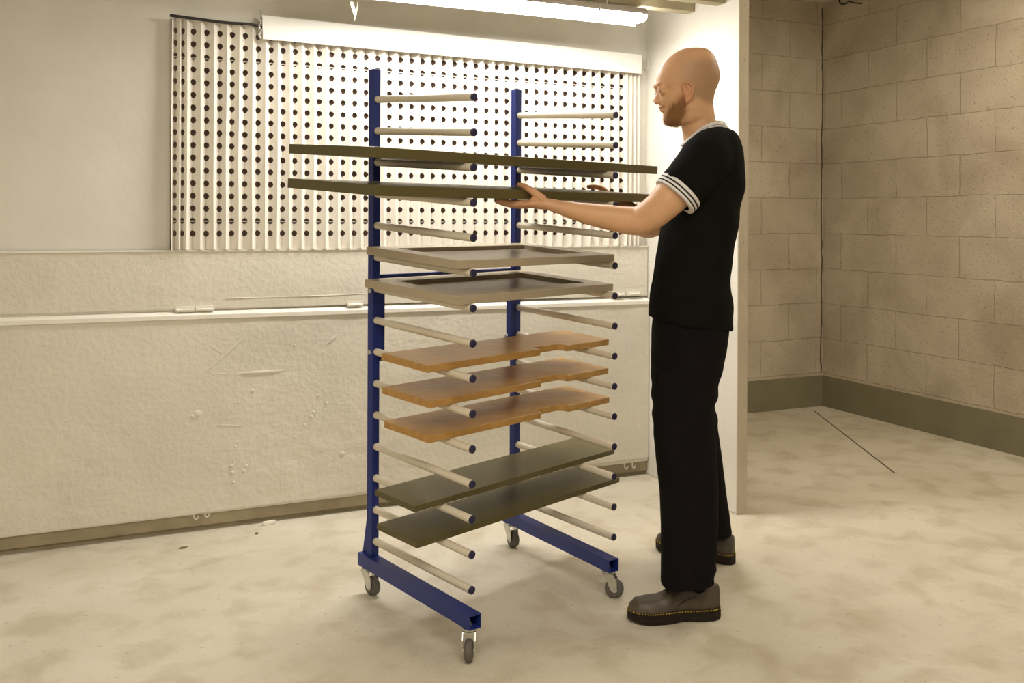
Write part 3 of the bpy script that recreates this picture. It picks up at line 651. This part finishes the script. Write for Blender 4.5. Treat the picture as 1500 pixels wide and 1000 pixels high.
for v in me.vertices:
    px, py, dpt = proj(v.co)
    if py < 195 and dpt > DH: px, py, _d = proj(v.co-FW*2*(dpt-DH))
    zx, zy = (px-930)*5.5556, (py-50)*5.5556
    c = Vector((.65, .375, .205))
    nz = noise.noise(v.co*60)*.5+noise.noise(v.co*18)
    c *= 1+.06*nz
    if zy < 800 and 100 < zx < 760:
        # close-shaved skull
        sh = sst(290, 500, zx)*sst(140, 260, zy)*sst(560, 480, zy-max(0, zx-520)*.5)*.66
        sh *= 1-.7*sst(360, 450, zy)*sst(520, 430, zx)
        c = c.lerp(Vector((.30, .185, .10)), sh)
        bmk = beard_mask(zx, zy, nz*.6)
        c = c.lerp(Vector((.30, .135, .040)).lerp(Vector((.20, .085, .025)), sst(600, 730, zy)), .80*bmk)
        if 380 < zx < 480 and 388 < zy < 560: c = c.lerp(Vector((.60, .27, .15)), .6)
        if zx < 226 and 588 < zy < 632: c = c.lerp(Vector((.50, .20, .14)), .6*sst(232, 205, zx))
        if zx < 175 and 500 < zy < 575: c = c.lerp(Vector((.60, .27, .17)), .5)
        if beard_mask(zx, zy) > .35+.5*random.random(): hb.append((v.co.copy(), v.normal.copy()))
    elif px < 800: c = c.lerp(Vector((.56, .26, .14)), .45*sst(805, 765, px))
    ca.data[v.index].color = (*c, 1)
body = finish('body', me, SKIN, MAN)
# beard hairs
random.seed(3); bh = MB(); cnt = 0
for co, nn in random.sample(hb, min(1800, len(hb))):
    d = (nn*.55+Vector((0, 0, -1))*.9-RT*.15+Vector((random.uniform(-.3, .3), random.uniform(-.3, .3), random.uniform(-.2, .2)))).normalized()
    ln_ = random.uniform(.005, .010); s = d.cross(nn).normalized()*.00055
    bh.add([co-s, co+s, co+d*ln_+nn*.001], [(0, 1, 2)])
tag(bh.build('beard', BEARD, MAN, recalc=False), 'short ginger beard', kind='stuff')
for sg in (-1, 1):
    eb = MB(); pts = [pair(zx, zy, o, sg) for zx, zy, o in ((172, 410, .014), (180, 404, .028), (203, 406, .042))]
    eb.tube(pts, [(.0022, .003), (.0024, .0036), (.0015, .002)], 8, sub=4); eb.build('eyebrow', BROWH, MAN, smooth=True)
    ey = MB(); ec = pair(226, 452, .031, sg); ey.ell(ec, RT*.0112, FW*.0112, UP*.0112, 18, 14); eo = ey.build('eye', EYEW, MAN, smooth=True)
    ic = ec-RT*.0092-UP*.0045+FW*sg*.001; MB().ell(ic, RT*.0025, FW*.005, UP*.005, 14, 8).build('iris', IRIS, eo, smooth=True)

for sg in (-1, 1):
    MB().tube([pair(zx, zy, o, sg) for zx, zy, o in ((190, 466, .026), (194, 468, .034), (204, 466, .040), (216, 461, .0435))], .0011, 6, sub=3).build('eyelashes', BROWH, MAN, smooth=True)
for rows in (((835, 1000, 1036, 2.98, .028), (868, 1004, 1036, 2.985, .024), (890, 1006, 1036, 2.985, .020)), ((765, 1026, 1058, 3.485, .028), (790, 1030, 1058, 3.49, .022), (806, 1032, 1058, 3.49, .020))):
    MB().loft([ringpx(*r, 2.1) for r in rows]).build('sock', SHIRT, MAN, smooth=True)
# --- polo shirt ---------------------------------------------------------------
SH = MB()
sr_ = [(186, 1012, 1064, 3.10, .060), (194, 1007, 1067, 3.10, .085), (204, 1002, 1073, 3.10, .130), (216, 997, 1078, 3.10, .168), (232, 992, 1083, 3.10, .186), (250, 985, 1085.5, 3.10, .192), (275, 979, 1085, 3.10, .188), (313, 973, 1080, 3.10, .178), (340, 969, 1076.5, 3.10, .168), (364, 965, 1073, 3.10, .160), (405, 958, 1067, 3.10, .158), (430, 955, 1069, 3.10, .164), (450, 953, 1070.5, 3.105, .168), (464, 951.5, 1070, 3.11, .172), (473, 951.5, 1069.5, 3.11, .172)]
rr_rows = spline_rings(sr_, 3)
def collar_pt(j, k, grow=0.0, drop=0.0):     # the neck opening: low in front, high at the sides and back
    t = 2*math.pi*j/k; c, s_i = math.cos(t), math.sin(t)
    zx = 572+(172+grow*2500)*c; zy = 764-59*c+69*c*c+drop
    return bd(*HZ(zx, zy), DH)+FW*s_i*(.068+grow)
low = [ringpx(*r, 2.35, 0, (8*max(0, min(1, (r[0]-400)/40)) if r[0] > 400 else -14*sst(262, 205, r[0]))) for r in rr_rows if r[0] >= 208]
c0 = [collar_pt(j, SEG, -.004, -4) for j in range(SEG)]; c1 = [collar_pt(j, SEG, .004, 14) for j in range(SEG)]
mx = lambda A, B_, f: [p.lerp(q_, f) for p, q_ in zip(A, B_)]
SH.loft([c0, c1, [p+UP*.006 for p in mx(c1, low[0], .36)], [p+UP*.007 for p in mx(c1, low[0], .7)]]+low)
SH.tube([bd(1046, 224, 3.02), bd(1034, 236, 2.965), bd(1018, 256, 2.935), bd(1003, 272, 2.922), bd(991.5, 284, 2.918)], [(.085, .085), (.088, .084), (.079, .079), (.073, .075), (.070, .0715)], 30, up=UP, sub=4)
SH.tube([bd(1044, 224, 3.18), bd(1032, 236, 3.235), bd(1016, 256, 3.27), bd(1001, 274, 3.28), bd(990, 288, 3.285)], [(.085, .085), (.086, .084), (.077, .078), (.070, .073), (.068, .069)], 30, up=UP, sub=4)
me = remesh(SH, .006, 5, .5)
def fold(p, n):
    px, py, dpt = proj(p)
    f = .0035*noise.noise((px*.03, py*.012, dpt*6))+.0018*noise.noise((px*.07+py*.05, py*.03, dpt*9))
    f += .0045*sst(390, 440, py)*math.sin(py*.11+px*.05+4*noise.noise((px*.02, py*.02, 0)))*.45
    d1 = (px-1010)*.64+(py-262)*-.5      # creases running from the armpit
    f += .003*math.exp(-((py-300)/60)**2)*math.sin(d1*.16)*sst(960, 1000, px)
    return f
shirt = finish('polo_shirt', me, SHIRT, MAN, fold)
# striped cuff and collar
def band(pts, c, r_in, wid, m, name, par, tk=.003):
    pass
def cuff(c0, c1, ra, rbb, name):
    c0, c1 = Vector(c0), Vector(c1); ax = (c1-c0).normalized(); ln_ = (c1-c0).length; u = (UP-ax*UP.dot(ax)).normalized(); sd_ = ax.cross(u); m = MB(); k = 36
    prof = [(0, .0, 0), (.30, .0015, 0), (.30, .0012, 1), (.46, .0012, 1), (.46, .0015, 0), (.66, .0015, 0), (.66, .0010, 1), (.80, .0010, 1), (.80, .0015, 0), (1.0, .0010, 0)]
    for a in range(len(prof)-1):
        if prof[a][0] == prof[a+1][0]: continue
        m.loft([[c0+ax*ln_*t+(sd_*math.cos(2*math.pi*j/k)*(ra[0]+e+(rbb[0]-ra[0])*t)+u*math.sin(2*math.pi*j/k)*(ra[1]+e+(rbb[1]-ra[1])*t)) for j in range(k)] for t, e in ((prof[a][0], prof[a][1]), (prof[a+1][0], prof[a+1][1]))], False, prof[a][2])
    m.loft([[c1+(sd_*math.cos(2*math.pi*j/k)*(rbb[0]+.001)*q+u*math.sin(2*math.pi*j/k)*(rbb[1]+.001)*q) for j in range(k)] for q in (1, .8)], False, 0)
    return m.build(name, [TRIMW, TRIMB], shirt, smooth=True)
tag(cuff(bd(998, 277.5, 2.921), bd(987.5, 289, 2.917), (.0725, .0745), (.0705, .0725), 'sleeve_cuff'), 'white and black striped knit sleeve cuff')
cuff(bd(996, 281, 3.283), bd(987.5, 291, 3.286), (.070, .071), (.068, .069), 'sleeve_cuff')
# collar: two white lines around the neck opening
cm = MB()
for gr, dr_, r, mi_ in ((-.0030, -12, .0046, 0), (.0005, -3, .0044, 0), (.0044, 7, .0026, 1), (.0072, 13, .0036, 0)):
    cm.tube([collar_pt(j, 48, gr, dr_) for j in range(49)], r, 8, mi=mi_)
tag(cm.build('collar_trim', [TRIMW, TRIMB], shirt, smooth=True), 'white striped knit collar')
nk = MB()
for j in range(64):
    t = 2*math.pi*j/64; c, s = math.cos(t), math.sin(t)
    p = collar_pt(j, 64, -.0035, -20-14*sst(-.2, .9, c))
    nk.ell(p, RT*.0026, FW*.0026, UP*.0026, 8, 6)
nk.build('necklace', SILVER, MAN, smooth=True)

# --- trousers -------------------------------------------------------------------
TRm = MB()
pel = [(462, 958, 1064, 3.11, .158), (482, 956.5, 1064.5, 3.11, .164), (505, 956, 1061, 3.115, .168), (530, 955.5, 1057, 3.12, .170), (560, 956, 1050, 3.125, .165), (585, 957, 1046.5, 3.13, .150)]
TRm.loft([ringpx(*r, 2.5) for r in spline_rings(pel, 3)])
tn = [(540, 956, 1054, 3.055, .100), (580, 956, 1047, 3.045, .100), (610, 957.5, 1046, 3.035, .098), (650, 960, 1047.5, 3.02, .092), (700, 964.5, 1050, 3.00, .088), (750, 967.5, 1050, 2.985, .086), (805, 968.5, 1047.5, 2.97, .086), (835, 968.5, 1046.5, 2.963, .086), (852, 968, 1046, 2.962, .086)]
TRm.loft([ringpx(*r, 2.5, 0, (-5*sst(800, 852, r[0]))) for r in spline_rings(tn, 3)])
tf = [(540, 962, 1050, 3.19, .095), (580, 964, 1047, 3.225, .095), (620, 966, 1050, 3.27, .092), (660, 969, 1055.5, 3.325, .088), (714, 975, 1062, 3.39, .086), (759, 984, 1068.5, 3.44, .086), (776, 990, 1071, 3.47, .084), (783, 991, 1071.5, 3.475, .084)]
TRm.loft([ringpx(*r, 2.4, 0, (-4*sst(760, 794, r[0]))) for r in spline_rings(tf, 3)])
me = remesh(TRm, .006, 5, .5)
def tfold(p, n):
    px, py, dpt = proj(p)
    f = .004*noise.noise((px*.02, py*.008, dpt*5))+.0018*noise.noise((px*.06, py*.03, dpt*9))
    f += .0035*sst(790, 850, py)*math.sin(py*.22+3*noise.noise((px*.03, py*.01, 2)))*sst(990, 1040, px)
    f += .003*math.exp(-((py-585)/40)**2)*math.sin(py*.2+(px-960)*.12)
    return f
trs = finish('trousers', me, TROUS, MAN, tfold)
pk = [bd(x, y, 3.115-.168+.012*0) for x, y in ((984, 494), (989, 508), (992, 522), (993, 530))]
MB().tube(pk, .0022, 6, sub=3).build('pocket_seam', TROUS, trs, smooth=True)

# --- shoes ------------------------------------------------------------------------
def interp(tab, t):
    for (a, x), (b, y) in zip(tab, tab[1:]):
        if t <= b: k = (t-a)/(b-a); k = k*k*(3-2*k); return x+(y-x)*k
    return tab[-1][1]
SWID = [(0, .006), (.03, .024), (.10, .034), (.25, .0365), (.45, .037), (.65, .0475), (.78, .051), (.90, .042), (.965, .026), (1, .004)]
UHT = [(0, .060), (.03, .074), (.12, .080), (.26, .076), (.36, .076), (.46, .074), (.56, .060), (.68, .047), (.80, .043), (.90, .040), (.96, .028), (1, .006)]
def shoe(heel, toe, cls):
    a = (toe-heel); Ls = a.length; a.normalize(); s = Vector((-a.y, a.x, 0)); org = heel+a*Ls*.5
    def P(t, w_, h): return heel+a*Ls*t+s*w_+UP*h
    N = 34; ts = [.5-.5*math.cos(math.pi*i/N) for i in range(N+1)]
    up_ = MB(); K = 22; rings = []
    for t in ts:
        tt = .015+.968*t; wv = max(.003, interp(SWID, tt)-.004); hv = interp(UHT, tt)
        ring = []
        for j in range(K):
            th = math.pi*j/(K-1); c, sn = math.cos(th), math.sin(th)
            ring.append(P(tt, wv*math.copysign(abs(c)**.75, c)*(1-.18*sn if tt < .5 else 1-.05*sn), .030+hv*abs(sn)**(.72 if tt > .6 else .6)))
        rings.append(ring)
    up_.loft(rings)
    sh_ = up_.build('shoe', LEATHER, MAN, org=org, smooth=True)
    so = MB(); outl = [(t, interp(SWID, t)) for t in ts]; loop = [(t, w_) for t, w_ in outl]+[(t, -w_) for t, w_ in reversed(outl[1:-1])]
    def rs(t): return .010*sst(.80, 1.0, t)      # toe spring
    def arch(t): return .006*sst(.30, .34, t)*sst(.52, .45, t)
    r_ = []
    for h, k in ((0, .93), (.003, .98), (.014, 1.0), (.016, .985), (.026, .985), (.029, 1.01), (.034, 1.01), (.0345, .97)):
        r_.append([P(.5+(t-.5)*(1 if k > .97 else .985), w_*k, (max(h, .001)+arch(t)*(1 if h < .01 else 0))*1.0+rs(t)*.8*(1-h/.05)) for t, w_ in loop])
    so.loft(r_); so.build('sole', SOLE, sh_, org=org, smooth=False)
    st = MB(); ln_ = len(loop)
    # even dashes of thread around the welt
    pl = [P(t, w_*.985+math.copysign(.0002, w_), .0353+rs(t)*.25) for t, w_ in loop]; acc = []
    for i in range(ln_):
        p, q = pl[i], pl[(i+1) % ln_]; nseg = max(1, int((q-p).length/.0035))
        for k in range(nseg): acc.append(p.lerp(q, k/nseg))
    for i in range(0, len(acc)-1, 2):
        p, q = acc[i], acc[i+1]; st.tube([p, p.lerp(q, .85)], .0016, 6)
    st.build('welt_stitching', STITCH, sh_, org=org)
    lc = MB()
    for t in (.47, .53, .585):
        hv = .030+interp(UHT, t); wv = .020
        lc.tube([P(t, -wv, hv-.010), P(t, -wv*.5, hv-.0005), P(t, 0, hv+.002), P(t, wv*.5, hv-.0005), P(t, wv, hv-.010)], .0024, 8, sub=3)
    for sg in (-1, 1):
        hv = .030+interp(UHT, .47); lc.tube([P(.47, 0, hv+.004), P(.455, sg*.012, hv+.010), P(.48, sg*.026, hv+.004), P(.50, sg*.034, hv-.016)], .0022, 8, sub=3)
        lc.tube([P(.47, 0, hv+.004), P(.50, sg*.016, hv+.006), P(.53, sg*.028, hv-.010), P(.535, sg*.034, hv-.026)], .0020, 8, sub=3)
    lc.build('laces', LACE, sh_, org=org, smooth=True)
    # collar edge and heel seam
    sm = MB()
    for sg in (-1, 1): sm.tube([P(t, sg*(max(.003, interp(SWID, t)-.004)*w2+.0005), .030+interp(UHT, t)*h2) for t, w2, h2 in ((.30, .90, .62), (.40, .93, .52), (.50, .95, .30), (.56, .96, .06))], .0011, 6, sub=4)
    sm.build('seams', LACE, sh_, org=org)
    return sh_
def ext(a, b, n0, n1):
    d = (b-a).normalized(); return a-d*n0, b+d*n1
h_, t_ = bp(1055, 903, 2, 0), bp(919, 909, 2, 0); shoe(h_, t_, 0)
h_, t_ = bp(1077, 826, 2, 0), bp(961, 802, 2, 0); shoe(h_, t_, 0)

# ------------------------------------------------------------------ small things
p = bp(394, 768, 2, 0); tag(MB().box(p+UP*.008, Vector((.026, .003, 0)), Vector((0, .006, 0)), UP*.007).build('plaster_chip', CHALK, org=p, bevel=.002), 'small white chip on the floor against the cabinet foot left of the rack', 'chip')
random.seed(5)
for px, py, ln_, lab in ((268, 803, .035, 'dark brown scrap on the floor at the far left beside the cabinet foot'), (376, 782, .016, 'tiny brown crumb on the floor below the white chip')):
    p = bp(px, py, 2, 0); m = MB()
    rg = []
    for i in range(7):
        t = i/6; c = p+Vector((ln_*(t-.5), .3*ln_*(t-.5)*noise.noise((t*3, px, 0)), .004)); r = max(.0008, .0038*math.sin(math.pi*min(.97, max(.04, t))))
        rg.append([c+Vector((0, math.cos(a)*r*1.6, math.sin(a)*min(r, .0038))) for a in [2*math.pi*j/8 for j in range(8)]])
    m.loft(rg); tag(m.build('floor_debris', DEBRIS, org=p, smooth=True), lab, 'debris', 'floor debris')
p = bp(948, 97, 0, Xp); tag(MB().abox(Xp-.010, Xp-.0005, p.y-.012, p.y+.012, p.z-.018, p.z-.006).abox(Xp-.006, Xp-.0005, p.y-.016, p.y-.006, p.z-.018, p.z+.028).build('wall_hook', CHALK, org=p, bevel=.0015), 'small white hook on the wall beside the right end of the white board', 'hook')
pts = [bp(x, y, 0, XR-.008) for x, y in ((1229, 0), (1231, 5), (1238, 6), (1244, 2), (1250, 4), (1262, 5))]
tag(MB().tube(pts, .004, 8, sub=4).build('loose_wire', BLACK, org=pts[0], smooth=True), 'loose dark wire on the blockwork at the top right corner', 'wire')
bpy.context.view_layer.update()
